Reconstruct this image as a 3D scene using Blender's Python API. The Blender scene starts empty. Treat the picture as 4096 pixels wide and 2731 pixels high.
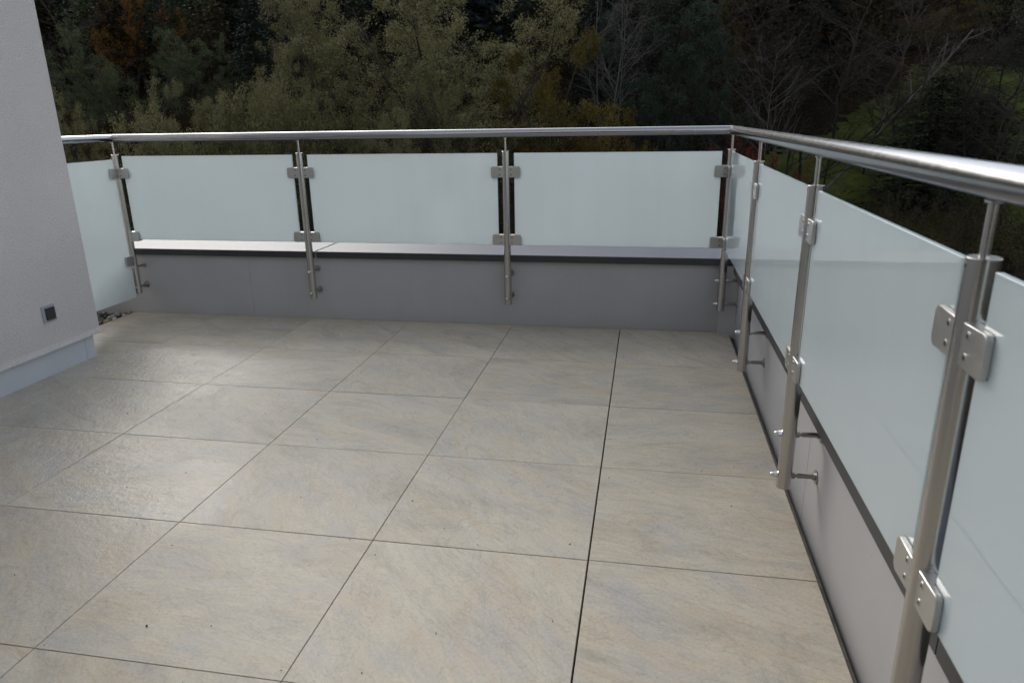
import bpy, bmesh, math, random
import numpy as np
from mathutils import Vector, Matrix
from mathutils import noise as mnoise

SC = bpy.context.scene
COL = SC.collection
rnd = random.Random(7)

# ------------------------------------------------------------------ camera
CAM = Vector((0.8129, -3.6478, 1.2760))
YAW, PITCH, ROLL = -0.1878, -0.3066, -0.0177
FPX = 2842.2 / 4096.0
_f = Vector((math.sin(YAW) * math.cos(PITCH), math.cos(YAW) * math.cos(PITCH), math.sin(PITCH)))
_r = Vector((math.cos(YAW), -math.sin(YAW), 0))
_u = _r.cross(_f)
CR = _r * math.cos(ROLL) + _u * math.sin(ROLL)
CU = -_r * math.sin(ROLL) + _u * math.cos(ROLL)
cam_d = bpy.data.cameras.new("camera")
cam = bpy.data.objects.new("camera", cam_d)
COL.objects.link(cam)
m = Matrix((CR, CU, -_f)).transposed().to_4x4()
m.translation = CAM
cam.matrix_world = m
cam_d.sensor_width = 36.0
cam_d.lens = 36.0 * FPX
cam_d.clip_start = 0.05
cam_d.clip_end = 1000
cam_d.dof.use_dof = True
cam_d.dof.focus_distance = 3.3
cam_d.dof.aperture_fstop = 6.3
SC.camera = cam

# ------------------------------------------------------------------ world, sun, exposure
SUN_EL, SUN_AZ = math.radians(26.0), math.radians(-35.0)      # azimuth measured from +Y towards +X
w = bpy.data.worlds.new("World")
SC.world = w
w.use_nodes = True
nt = w.node_tree
nt.nodes.clear()
sky = nt.nodes.new("ShaderNodeTexSky")
sky.sky_type = 'NISHITA'
sky.sun_disc = False
sky.sun_elevation = SUN_EL
sky.sun_rotation = SUN_AZ
sky.air_density = 1.0
sky.dust_density = 1.6
hs = nt.nodes.new("ShaderNodeHueSaturation")
hs.inputs["Saturation"].default_value = 0.42
bg = nt.nodes.new("ShaderNodeBackground")
bg.inputs["Strength"].default_value = 0.15
wo = nt.nodes.new("ShaderNodeOutputWorld")
nt.links.new(sky.outputs[0], hs.inputs["Color"])
nt.links.new(hs.outputs[0], bg.inputs["Color"])
nt.links.new(bg.outputs[0], wo.inputs[0])
sun_d = bpy.data.lights.new("sun", 'SUN')
sun_d.energy = 0.50
sun_d.angle = math.radians(33)
sun_d.color = (1.0, 0.955, 0.89)
sun = bpy.data.objects.new("sun", sun_d)
COL.objects.link(sun)
to_sun = Vector((math.sin(SUN_AZ) * math.cos(SUN_EL), math.cos(SUN_AZ) * math.cos(SUN_EL), math.sin(SUN_EL)))
sun.rotation_euler = to_sun.to_track_quat('Z', 'Y').to_euler()
sun.location = (0, 0, 30)
SC.view_settings.view_transform = 'Standard'
SC.view_settings.look = 'None'
SC.view_settings.gamma = 1
SC.view_settings.use_curve_mapping = False
SC.view_settings.exposure = 0.97
SC.render.engine = 'CYCLES'
SC.cycles.max_bounces = 9
SC.cycles.transmission_bounces = 8
SC.cycles.transparent_max_bounces = 8
SC.cycles.use_denoising = True
SC.cycles.sample_clamp_indirect = 6

# ------------------------------------------------------------------ helpers
def link(o, parent=None):
    COL.objects.link(o)
    if parent is not None:
        o.parent = parent
    return o

def tag(o, label=None, cat=None, group=None, kind=None):
    if label: o["label"] = label
    if cat: o["category"] = cat
    if group: o["group"] = group
    if kind: o["kind"] = kind
    return o

def empty(name, loc=(0, 0, 0), rz=0.0):
    o = bpy.data.objects.new(name, None)
    o.location = loc
    o.rotation_euler = (0, 0, rz)
    o.empty_display_size = 0.1
    return link(o)

def mesh_obj(name, bm, mats, parent=None, loc=(0, 0, 0), rz=0.0, smooth=False):
    me = bpy.data.meshes.new(name)
    bm.normal_update()
    bm.to_mesh(me)
    bm.free()
    for mm in (mats if isinstance(mats, (list, tuple)) else [mats]):
        me.materials.append(mm)
    if smooth:
        smooth_by_angle(me)
    o = bpy.data.objects.new(name, me)
    o.location = loc
    o.rotation_euler = (0, 0, rz)
    return link(o, parent)

def smooth_by_angle(me, ang=0.6):
    me.polygons.foreach_set("use_smooth", [True] * len(me.polygons))
    bm = bmesh.new()
    bm.from_mesh(me)
    for e in bm.edges:
        if len(e.link_faces) == 2 and e.calc_face_angle(0) > ang:
            e.smooth = False
    bm.to_mesh(me)
    bm.free()

def add_box(bm, x0, x1, y0, y1, z0, z1, mi=0, bevel=0.0, seg=1):
    vs = [bm.verts.new(p) for p in ((x0, y0, z0), (x1, y0, z0), (x1, y1, z0), (x0, y1, z0),
                                    (x0, y0, z1), (x1, y0, z1), (x1, y1, z1), (x0, y1, z1))]
    fs = [bm.faces.new([vs[i] for i in q]) for q in ((0, 3, 2, 1), (4, 5, 6, 7), (0, 1, 5, 4), (1, 2, 6, 5), (2, 3, 7, 6), (3, 0, 4, 7))]
    for f in fs: f.material_index = mi
    if bevel > 0:
        es = list({e for f in fs for e in f.edges})
        r = bmesh.ops.bevel(bm, geom=es, offset=bevel, segments=seg, affect='EDGES', profile=0.5)
        for f in r["faces"]: f.material_index = mi
    return fs

def add_lathe(bm, prof, axis='z', n=24, mi=0, origin=(0, 0, 0), caps=True):
    """prof: list of (t along axis, radius)"""
    rings = []
    ox, oy, oz = origin
    for t, r in prof:
        ring = []
        for k in range(n):
            a = 2 * math.pi * k / n
            c, s = r * math.cos(a), r * math.sin(a)
            if axis == 'z': p = (ox + c, oy + s, oz + t)
            elif axis == 'y': p = (ox + c, oy + t, oz + s)
            else: p = (ox + t, oy + c, oz + s)
            ring.append(bm.verts.new(p))
        rings.append(ring)
    for a, b in zip(rings, rings[1:]):
        for k in range(n):
            f = bm.faces.new((a[k], a[(k + 1) % n], b[(k + 1) % n], b[k]))
            f.material_index = mi
    if caps:
        f = bm.faces.new(rings[0][::-1]); f.material_index = mi
        f = bm.faces.new(rings[-1]); f.material_index = mi
    return rings

def fix_normals(bm):
    bmesh.ops.recalc_face_normals(bm, faces=bm.faces[:])

# ------------------------------------------------------------------ materials
def nodes(name):
    mt = bpy.data.materials.new(name)
    mt.use_nodes = True
    t = mt.node_tree
    b = t.nodes["Principled BSDF"]
    return mt, t, b

def N(t, kind, **kw):
    n = t.nodes.new(kind)
    for k, v in kw.items():
        if k in n.inputs: n.inputs[k].default_value = v
        else: setattr(n, k, v)
    return n

def ramp(t, stops):
    n = t.nodes.new("ShaderNodeValToRGB")
    e = n.color_ramp.elements
    while len(e) < len(stops): e.new(0.5)
    for x, (p, c) in zip(e, stops):
        x.position = p
        x.color = (c[0], c[1], c[2], 1) if not isinstance(c, (int, float)) else (c, c, c, 1)
    return n

def mixc(t, fac, a, b, mode='MIX'):
    n = t.nodes.new("ShaderNodeMix")
    n.data_type = 'RGBA'
    n.blend_type = mode
    for sock, v in ((n.inputs[0], fac), (n.inputs[6], a), (n.inputs[7], b)):
        if isinstance(v, (int, float)): sock.default_value = v
        elif isinstance(v, tuple): sock.default_value = (v[0], v[1], v[2], 1)
        else: t.links.new(v, sock)
    return n.outputs[2]

def math_n(t, op, a, b=0.0, c=None, clamp=False):
    n = t.nodes.new("ShaderNodeMath")
    n.operation = op
    n.use_clamp = clamp
    for s, v in zip(n.inputs, (a, b, c)):
        if v is None: continue
        if isinstance(v, (int, float)): s.default_value = v
        else: t.links.new(v, s)
    return n.outputs[0]

def simple(name, col, rough=0.5, metal=0.0, noise_amt=0.0, nscale=20, bump=0.0, bscale=200, spec=None):
    mt, t, b = nodes(name)
    b.inputs["Roughness"].default_value = rough
    b.inputs["Metallic"].default_value = metal
    if spec is not None: b.inputs["Specular IOR Level"].default_value = spec
    tc = N(t, "ShaderNodeTexCoord")
    if noise_amt > 0:
        n = N(t, "ShaderNodeTexNoise", Scale=nscale, Detail=5.0)
        t.links.new(tc.outputs["Object"], n.inputs["Vector"])
        r = ramp(t, [(0.3, tuple(c * (1 - noise_amt) for c in col)), (0.7, tuple(min(1, c * (1 + noise_amt)) for c in col))])
        t.links.new(n.outputs[0], r.inputs[0])
        t.links.new(r.outputs[0], b.inputs["Base Color"])
    else:
        b.inputs["Base Color"].default_value = (*col, 1)
    if bump > 0:
        n2 = N(t, "ShaderNodeTexNoise", Scale=bscale, Detail=3.0)
        t.links.new(tc.outputs["Object"], n2.inputs["Vector"])
        bp = N(t, "ShaderNodeBump", Strength=bump, Distance=0.002)
        t.links.new(n2.outputs[0], bp.inputs["Height"])
        t.links.new(bp.outputs[0], b.inputs["Normal"])
    return mt

def steel_mat(name, col, rough, axis_scale):
    mt, t, b = nodes(name)
    b.inputs["Metallic"].default_value = 1.0
    tc = N(t, "ShaderNodeTexCoord")
    mp = N(t, "ShaderNodeMapping")
    mp.inputs["Scale"].default_value = axis_scale
    t.links.new(tc.outputs["Object"], mp.inputs[0])
    n = N(t, "ShaderNodeTexNoise", Scale=1.0, Detail=4.0)
    t.links.new(mp.outputs[0], n.inputs["Vector"])
    r = ramp(t, [(0.25, rough * 0.9), (0.75, rough * 1.12)])
    t.links.new(n.outputs[0], r.inputs[0])
    t.links.new(r.outputs[0], b.inputs["Roughness"])
    c = ramp(t, [(0.3, tuple(x * 0.96 for x in col)), (0.7, tuple(x * 1.03 for x in col))])
    t.links.new(n.outputs[0], c.inputs[0])
    t.links.new(c.outputs[0], b.inputs["Base Color"])
    return mt

M = {}
M["steel"] = steel_mat("brushed_steel", (0.485, 0.470, 0.450), 0.24, (60, 60, 700))
M["rail_steel"] = steel_mat("satin_rail_steel", (0.38, 0.38, 0.385), 0.20, (40, 40, 40))
M["clamp_steel"] = steel_mat("cast_clamp_steel", (0.52, 0.51, 0.49), 0.36, (300, 300, 40))
M["chrome"] = simple("polished_nut_steel", (0.68, 0.67, 0.66), 0.12, 1.0)
M["rod"] = simple("standoff_steel", (0.36, 0.345, 0.32), 0.28, 1.0)
M["dark"] = simple("socket_black", (0.015, 0.015, 0.016), 0.6)
M["rubber"] = simple("black_rubber", (0.02, 0.02, 0.02), 0.7)
M["lip"] = simple("anthracite_strip", (0.028, 0.029, 0.031), 0.45, 0.0, 0.12, 8)
M["coping"] = simple("coping_sheet", (0.112, 0.120, 0.145), 0.42, 0.0, 0.05, 3, spec=0.12)
M["plinth"] = simple("plinth_paint", (0.52, 0.55, 0.58), 0.6, 0, 0.05, 4, 0.15, 400)
M["frame_grey"] = simple("switch_frame_plastic", (0.33, 0.36, 0.39), 0.4)
M["flap"] = simple("switch_flap_plastic", (0.03, 0.031, 0.035), 0.45)
M["base"] = simple("joint_bed", (0.20, 0.18, 0.15), 0.9, 0, 0.3, 30)
M["membrane"] = simple("roof_membrane_dark", (0.02, 0.02, 0.021), 0.85)
M["facade_glass"] = simple("door_glass", (0.02, 0.025, 0.03), 0.05, 0.0)

# satin (frosted) laminated glass
def glass_mat():
    mt, t, b = nodes("satin_glass")
    out = t.nodes["Material Output"]
    t.nodes.remove(b)
    tc = N(t, "ShaderNodeTexCoord")
    n = N(t, "ShaderNodeTexNoise", Scale=1.7, Detail=2.0)
    t.links.new(tc.outputs["Object"], n.inputs["Vector"])
    c = ramp(t, [(0.25, (0.85, 0.91, 0.912)), (0.75, (0.88, 0.935, 0.938))])
    t.links.new(n.outputs[0], c.inputs[0])
    mp = N(t, "ShaderNodeMapping")
    mp.inputs["Scale"].default_value = (9.0, 9.0, 0.8)
    t.links.new(tc.outputs["Object"], mp.inputs[0])
    n2 = N(t, "ShaderNodeTexNoise", Scale=1.0, Detail=5.0)
    t.links.new(mp.outputs[0], n2.inputs["Vector"])
    rs = ramp(t, [(0.35, 0.985), (0.6, 1.0)])
    t.links.new(n2.outputs[0], rs.inputs[0])
    # a breath-like round smudge here and there
    vs_ = N(t, "ShaderNodeTexVoronoi", Scale=1.35)
    t.links.new(tc.outputs["Object"], vs_.inputs["Vector"])
    r3 = ramp(t, [(0.0, 0.93), (0.10, 1.0)])
    r3.color_ramp.interpolation = 'EASE'
    t.links.new(vs_.outputs["Distance"], r3.inputs[0])
    col_ = mixc(t, 1.0, mixc(t, 1.0, c.outputs[0], rs.outputs[0], 'MULTIPLY'), r3.outputs[0], 'MULTIPLY')
    d = N(t, "ShaderNodeBsdfDiffuse")
    tr = N(t, "ShaderNodeBsdfTranslucent")
    t.links.new(col_, d.inputs["Color"])
    t.links.new(col_, tr.inputs["Color"])
    m1 = N(t, "ShaderNodeMixShader")
    m1.inputs[0].default_value = 0.74
    t.links.new(d.outputs[0], m1.inputs[1]); t.links.new(tr.outputs[0], m1.inputs[2])
    g = N(t, "ShaderNodeBsdfGlossy")
    g.inputs["Roughness"].default_value = 0.012
    g.inputs["Color"].default_value = (1, 1, 1, 1)
    fr = N(t, "ShaderNodeFresnel", IOR=1.52)
    m2 = N(t, "ShaderNodeMixShader")
    t.links.new(fr.outputs[0], m2.inputs[0])
    t.links.new(m1.outputs[0], m2.inputs[1]); t.links.new(g.outputs[0], m2.inputs[2])
    t.links.new(m2.outputs[0], out.inputs[0])
    return mt
M["glass"] = glass_mat()
M["glass_edge"] = simple("glass_edge", (0.55, 0.66, 0.67), 0.15)

# terrace tile: beige stone-look porcelain, directional veining, fine slate relief, damp towards the left
def tile_mat():
    mt, t, b = nodes("stone_tile")
    tc = N(t, "ShaderNodeTexCoord")
    oi = N(t, "ShaderNodeObjectInfo")
    rv = oi.outputs["Random"]
    ang = math_n(t, 'MULTIPLY_ADD', rv, 1.1, -0.15)
    vr = N(t, "ShaderNodeVectorRotate", rotation_type='Z_AXIS')
    t.links.new(tc.outputs["Object"], vr.inputs["Vector"])
    t.links.new(ang, vr.inputs["Angle"])
    off = N(t, "ShaderNodeCombineXYZ")
    t.links.new(math_n(t, 'MULTIPLY', rv, 91.0), off.inputs[0])
    t.links.new(math_n(t, 'MULTIPLY', rv, 37.0), off.inputs[1])
    ad = N(t, "ShaderNodeVectorMath", operation='ADD')
    t.links.new(vr.outputs[0], ad.inputs[0]); t.links.new(off.outputs[0], ad.inputs[1])
    st = N(t, "ShaderNodeVectorMath", operation='MULTIPLY')
    t.links.new(ad.outputs[0], st.inputs[0]); st.inputs[1].default_value = (1.0, 2.3, 1.0)
    def noise(vec, sc, det, rough=0.5, dist=0.0):
        n = N(t, "ShaderNodeTexNoise", Scale=sc, Detail=det, Roughness=rough, Distortion=dist)
        t.links.new(vec, n.inputs["Vector"])
        return n.outputs[0]
    def shift(vec, x, y):
        a_ = N(t, "ShaderNodeVectorMath", operation='ADD')
        t.links.new(vec, a_.inputs[0]); a_.inputs[1].default_value = (x, y, 0)
        return a_.outputs[0]
    big = noise(st.outputs[0], 2.6, 9, 0.66, 0.8)
    c1 = ramp(t, [(0.30, (0.360, 0.318, 0.252)), (0.44, (0.442, 0.393, 0.307)), (0.56, (0.502, 0.449, 0.348)), (0.70, (0.463, 0.418, 0.337))])
    t.links.new(big, c1.inputs[0])
    warm = noise(st.outputs[0], 3.4, 9, 0.68, 0.6)
    warm = noise(shift(st.outputs[0], 3.0, 11.0), 3.4, 9, 0.68, 0.6)
    wr = ramp(t, [(0.49, 0.0), (0.68, 0.72)]); t.links.new(warm, wr.inputs[0])
    c2 = mixc(t, wr.outputs[0], c1.outputs[0], (0.485, 0.385, 0.258))
    cool = noise(shift(st.outputs[0], 7.1, 3.3), 3.0, 9, 0.70, 0.5)
    cr = ramp(t, [(0.49, 0.0), (0.68, 0.60)]); t.links.new(cool, cr.inputs[0])
    c3 = mixc(t, cr.outputs[0], c2, (0.380, 0.372, 0.368))
    fine_s = N(t, "ShaderNodeVectorMath", operation='MULTIPLY')
    t.links.new(ad.outputs[0], fine_s.inputs[0]); fine_s.inputs[1].default_value = (1.0, 4.5, 1.0)
    fine = noise(fine_s.outputs[0], 12, 9, 0.74, 0.4)
    fr = ramp(t, [(0.32, 0.91), (0.5, 1.0), (0.68, 1.05)]); t.links.new(fine, fr.inputs[0])
    c4 = mixc(t, 1.0, c3, fr.outputs[0], 'MULTIPLY')
    vein = noise(shift(st.outputs[0], 19.0, 5.0), 4.2, 7, 0.62, 1.4)
    va = math_n(t, 'ABSOLUTE', math_n(t, 'SUBTRACT', vein, 0.5))
    vr2 = ramp(t, [(0.0, 0.80), (0.022, 1.0)]); t.links.new(va, vr2.inputs[0])
    c4 = mixc(t, 0.75, c4, vr2.outputs[0], 'MULTIPLY')
    grain = noise(ad.outputs[0], 110, 6, 0.75, 0.4)
    gr_ = ramp(t, [(0.34, 0.87), (0.5, 1.0), (0.66, 1.09)]); t.links.new(grain, gr_.inputs[0])
    c4 = mixc(t, 1.0, c4, gr_.outputs[0], 'MULTIPLY')
    tr = ramp(t, [(0.0, 0.94), (1.0, 1.05)])
    wn = N(t, "ShaderNodeTexWhiteNoise", noise_dimensions='1D')
    t.links.new(rv, wn.inputs["W"]); t.links.new(wn.outputs[0], tr.inputs[0])
    c5 = mixc(t, 1.0, c4, tr.outputs[0], 'MULTIPLY')
    # specks
    vo = N(t, "ShaderNodeTexVoronoi", Scale=55.0)
    t.links.new(ad.outputs[0], vo.inputs["Vector"])
    sp = ramp(t, [(0.035, 0.55), (0.06, 1.0)]); t.links.new(vo.outputs["Distance"], sp.inputs[0])
    c6 = mixc(t, 1.0, c5, sp.outputs[0], 'MULTIPLY')
    # damp film (terrace coordinates): strongest left of the middle, with a ragged edge; the dark band along the back wall is shade painted into the colour
    geo = N(t, "ShaderNodeNewGeometry")
    sep = N(t, "ShaderNodeSeparateXYZ"); t.links.new(geo.outputs["Position"], sep.inputs[0])
    wn2 = noise(geo.outputs["Position"], 1.6, 5, 0.6, 0.5)
    wx = math_n(t, 'MULTIPLY_ADD', sep.outputs[0], -0.80, -0.44)
    wx = math_n(t, 'ADD', wx, math_n(t, 'MULTIPLY_ADD', wn2, 0.9, -0.45))
    wyb = math_n(t, 'MULTIPLY_ADD', sep.outputs[1], -2.2, 0.3, clamp=True)
    wet = math_n(t, 'MULTIPLY', math_n(t, 'MULTIPLY', wx, 1.0, clamp=True), wyb, clamp=True)
    edge = math_n(t, 'MULTIPLY_ADD', sep.outputs[1], 3.6, -1.35)
    edge = math_n(t, 'ADD', edge, math_n(t, 'MULTIPLY_ADD', wn2, 3.2, -1.9))
    edge = math_n(t, 'MULTIPLY', edge, 0.75, clamp=True)
    dk = math_n(t, 'MAXIMUM', math_n(t, 'MULTIPLY', wet, 0.8), edge)
    c7 = mixc(t, math_n(t, 'MULTIPLY', dk, 0.30), c6, mixc(t, 1.0, c6, (0.62, 0.56, 0.46), 'MULTIPLY'))
    t.links.new(c7, b.inputs["Base Color"])
    b.inputs["Specular IOR Level"].default_value = 0.45
    ro = math_n(t, 'MULTIPLY_ADD', wet, -0.06, 0.55)
    t.links.new(math_n(t, 'ADD', ro, math_n(t, 'MULTIPLY_ADD', fine, 0.2, -0.1)), b.inputs["Roughness"])
    b.inputs["Coat Roughness"].default_value = 0.05
    b.inputs["Coat IOR"].default_value = 1.5
    t.links.new(math_n(t, 'POWER', math_n(t, 'MULTIPLY', wet, 1.45, clamp=True), 1.7), b.inputs["Coat Weight"])
    # relief
    rel = noise(ad.outputs[0], 26, 7, 0.62, 0.5)
    rel2 = noise(ad.outputs[0], 60, 5, 0.7, 0.6)
    h = math_n(t, 'MULTIPLY_ADD', rel2, 0.6, rel)
    bp = N(t, "ShaderNodeBump", Distance=0.0062)
    t.links.new(math_n(t, 'ADD', math_n(t, 'MULTIPLY_ADD', wn.outputs[0], 0.12, 0.14), math_n(t, 'MULTIPLY', wet, 0.75)), bp.inputs["Strength"])
    t.links.new(h, bp.inputs["Height"])
    t.links.new(bp.outputs[0], b.inputs["Normal"])
    t.links.new(bp.outputs[0], b.inputs["Coat Normal"])
    return mt
M["tile"] = tile_mat()

def wall_paint():
    mt, t, b = nodes("parapet_paint")
    tc = N(t, "ShaderNodeTexCoord")
    n = N(t, "ShaderNodeTexNoise", Scale=2.2, Detail=6.0, Roughness=0.6)
    t.links.new(tc.outputs["Object"], n.inputs["Vector"])
    c = ramp(t, [(0.3, (0.346, 0.340, 0.342)), (0.7, (0.386, 0.379, 0.380))])
    t.links.new(n.outputs[0], c.inputs[0])
    # dirt specks and splashes
    vo = N(t, "ShaderNodeTexVoronoi", Scale=16.0)
    t.links.new(tc.outputs["Object"], vo.inputs["Vector"])
    sp = ramp(t, [(0.03, 0.62), (0.075, 1.0)])
    t.links.new(vo.outputs["Distance"], sp.inputs[0])
    c2 = mixc(t, 0.8, c.outputs[0], sp.outputs[0], 'MULTIPLY')
    # slightly darker tone low on the wall, broken up by noise
    sep = N(t, "ShaderNodeSeparateXYZ"); t.links.new(tc.outputs["Object"], sep.inputs[0])
    lo = math_n(t, 'MULTIPLY_ADD', sep.outputs[2], -9.0, 0.75)
    n2 = N(t, "ShaderNodeTexNoise", Scale=6.0, Detail=5.0)
    t.links.new(tc.outputs["Object"], n2.inputs["Vector"])
    lo = math_n(t, 'MULTIPLY', lo, n2.outputs[0], clamp=True)
    c3 = mixc(t, lo, c2, (0.31, 0.30, 0.28))
    t.links.new(c3, b.inputs["Base Color"])
    b.inputs["Roughness"].default_value = 0.55
    bp = N(t, "ShaderNodeBump", Strength=0.12, Distance=0.001)
    n3 = N(t, "ShaderNodeTexNoise", Scale=240.0, Detail=2.0)
    t.links.new(tc.outputs["Object"], n3.inputs["Vector"])
    t.links.new(n3.outputs[0], bp.inputs["Height"]); t.links.new(bp.outputs[0], b.inputs["Normal"])
    return mt
M["wall"] = wall_paint()

def stucco():
    mt, t, b = nodes("stucco")
    tc = N(t, "ShaderNodeTexCoord")
    n = N(t, "ShaderNodeTexNoise", Scale=1.2, Detail=4.0)
    t.links.new(tc.outputs["Object"], n.inputs["Vector"])
    c = ramp(t, [(0.3, (0.64, 0.60, 0.58)), (0.7, (0.70, 0.66, 0.635))])
    t.links.new(n.outputs[0], c.inputs[0])
    vo = N(t, "ShaderNodeTexVoronoi", Scale=150.0)
    t.links.new(tc.outputs["Object"], vo.inputs["Vector"])
    n2 = N(t, "ShaderNodeTexNoise", Scale=170.0, Detail=4.0, Roughness=0.65)
    t.links.new(tc.outputs["Object"], n2.inputs["Vector"])
    h = math_n(t, 'MULTIPLY_ADD', vo.outputs["Distance"], -0.7, n2.outputs[0])
    cr = ramp(t, [(0.35, 0.84), (0.6, 1.04)])
    t.links.new(n2.outputs[0], cr.inputs[0])
    t.links.new(mixc(t, 1.0, c.outputs[0], cr.outputs[0], 'MULTIPLY'), b.inputs["Base Color"])
    b.inputs["Roughness"].default_value = 0.9
    bp = N(t, "ShaderNodeBump", Strength=1.0, Distance=0.006)
    t.links.new(h, bp.inputs["Height"]); t.links.new(bp.outputs[0], b.inputs["Normal"])
    return mt
M["stucco"] = stucco()

def leaf_mat(name, c_a, c_b, trans=0.25, rough=0.55):
    mt, t, b = nodes(name)
    out = t.nodes["Material Output"]
    geo = N(t, "ShaderNodeNewGeometry")
    oi = N(t, "ShaderNodeObjectInfo")
    r = ramp(t, [(0.0, c_a), (1.0, c_b)])
    t.links.new(geo.outputs["Random Per Island"], r.inputs[0])
    rr = ramp(t, [(0.0, 0.82), (1.0, 1.18)])
    t.links.new(oi.outputs["Random"], rr.inputs[0])
    c = mixc(t, 1.0, r.outputs[0], rr.outputs[0], 'MULTIPLY')
    t.links.new(c, b.inputs["Base Color"])
    b.inputs["Roughness"].default_value = rough
    b.inputs["Specular IOR Level"].default_value = 0.05
    tr = N(t, "ShaderNodeBsdfTranslucent")
    t.links.new(c, tr.inputs["Color"])
    ms = N(t, "ShaderNodeMixShader"); ms.inputs[0].default_value = trans
    t.links.new(b.outputs[0], ms.inputs[1]); t.links.new(tr.outputs[0], ms.inputs[2])
    t.links.new(ms.outputs[0], out.inputs[0])
    return mt
M["leaf_willow"] = leaf_mat("leaves_willow", (0.098, 0.094, 0.040), (0.190, 0.174, 0.084))
M["leaf_green"] = leaf_mat("leaves_green", (0.044, 0.058, 0.028), (0.105, 0.120, 0.056))
M["leaf_dark"] = leaf_mat("leaves_dark", (0.016, 0.026, 0.018), (0.048, 0.064, 0.046))
M["leaf_yellow"] = leaf_mat("leaves_yellow", (0.060, 0.047, 0.012), (0.125, 0.092, 0.020))
M["leaf_orange"] = leaf_mat("leaves_orange", (0.090, 0.045, 0.015), (0.22, 0.105, 0.030))
M["leaf_red"] = leaf_mat("leaves_red", (0.045, 0.012, 0.009), (0.10, 0.026, 0.018))
M["leaf_brown"] = leaf_mat("leaves_brown", (0.018, 0.015, 0.008), (0.050, 0.038, 0.018))
M["needles"] = leaf_mat("needles", (0.005, 0.010, 0.007), (0.014, 0.023, 0.016), 0.05)
M["needles_blue"] = leaf_mat("needles_blue", (0.010, 0.017, 0.017), (0.022, 0.033, 0.031), 0.05)
M["bark"] = simple("bark", (0.046, 0.039, 0.034), 0.9, 0, 0.4, 4, spec=0.1)
M["bark_pale"] = simple("bark_pale", (0.088, 0.080, 0.075), 0.9, 0, 0.4, 4, spec=0.1)
M["bark_dark"] = simple("bark_dark", (0.022, 0.018, 0.015), 0.9, 0, 0.3, 4, spec=0.1)

def ground_mat():
    mt, t, b = nodes("forest_floor")
    tc = N(t, "ShaderNodeTexCoord")
    n = N(t, "ShaderNodeTexNoise", Scale=0.35, Detail=8.0, Roughness=0.7)
    t.links.new(tc.outputs["Object"], n.inputs["Vector"])
    c = ramp(t, [(0.3, (0.008, 0.008, 0.004)), (0.5, (0.016, 0.012, 0.007)), (0.7, (0.026, 0.017, 0.008))])
    t.links.new(n.outputs[0], c.inputs[0]); t.links.new(c.outputs[0], b.inputs["Base Color"])
    b.inputs["Roughness"].default_value = 0.95; b.inputs["Specular IOR Level"].default_value = 0.0
    bp = N(t, "ShaderNodeBump", Strength=1.0, Distance=0.3)
    t.links.new(n.outputs[0], bp.inputs["Height"]); t.links.new(bp.outputs[0], b.inputs["Normal"])
    return mt
M["ground"] = ground_mat()
def grass_mat():
    mt, t, b = nodes("meadow_grass")
    tc = N(t, "ShaderNodeTexCoord")
    n = N(t, "ShaderNodeTexNoise", Scale=0.5, Detail=9.0, Roughness=0.75)
    t.links.new(tc.outputs["Object"], n.inputs["Vector"])
    c = ramp(t, [(0.28, (0.036, 0.032, 0.014)), (0.42, (0.046, 0.056, 0.015)), (0.6, (0.074, 0.088, 0.024)), (0.75, (0.115, 0.115, 0.044))])
    t.links.new(n.outputs[0], c.inputs[0]); t.links.new(c.outputs[0], b.inputs["Base Color"])
    b.inputs["Roughness"].default_value = 0.95; b.inputs["Specular IOR Level"].default_value = 0.0
    bp = N(t, "ShaderNodeBump", Strength=0.8, Distance=0.15)
    n2 = N(t, "ShaderNodeTexNoise", Scale=6.0, Detail=4.0)
    t.links.new(tc.outputs["Object"], n2.inputs["Vector"])
    t.links.new(n2.outputs[0], bp.inputs["Height"]); t.links.new(bp.outputs[0], b.inputs["Normal"])
    return mt
M["grass"] = grass_mat()

# ------------------------------------------------------------------ terrain
def terrain(x, y):
    s = max(0.0, y - 24.0)
    z = -7.0 + 0.335 * s * min(1.0, s / 10.0)
    z += 0.9 * mnoise.noise(Vector((x * 0.05, y * 0.05, 0.3))) * min(1.0, s / 12.0)
    z += 0.02 * max(0, -x - 10) * min(1, s / 20)
    return z

def meadow_mask(x, y):
    n = mnoise.noise(Vector((x * 0.12, y * 0.12, 5.0)))
    n += 0.45 * mnoise.noise(Vector((x * 0.9, y * 0.9, 2.0))) + 0.25 * mnoise.noise(Vector((x * 2.6, y * 2.6, 8.0)))
    return 31 + 2 * n < y < min(54, 43 + 1.1 * (x - 9)) + 4 * n and 6.5 + 2 * n < x < 40

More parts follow.
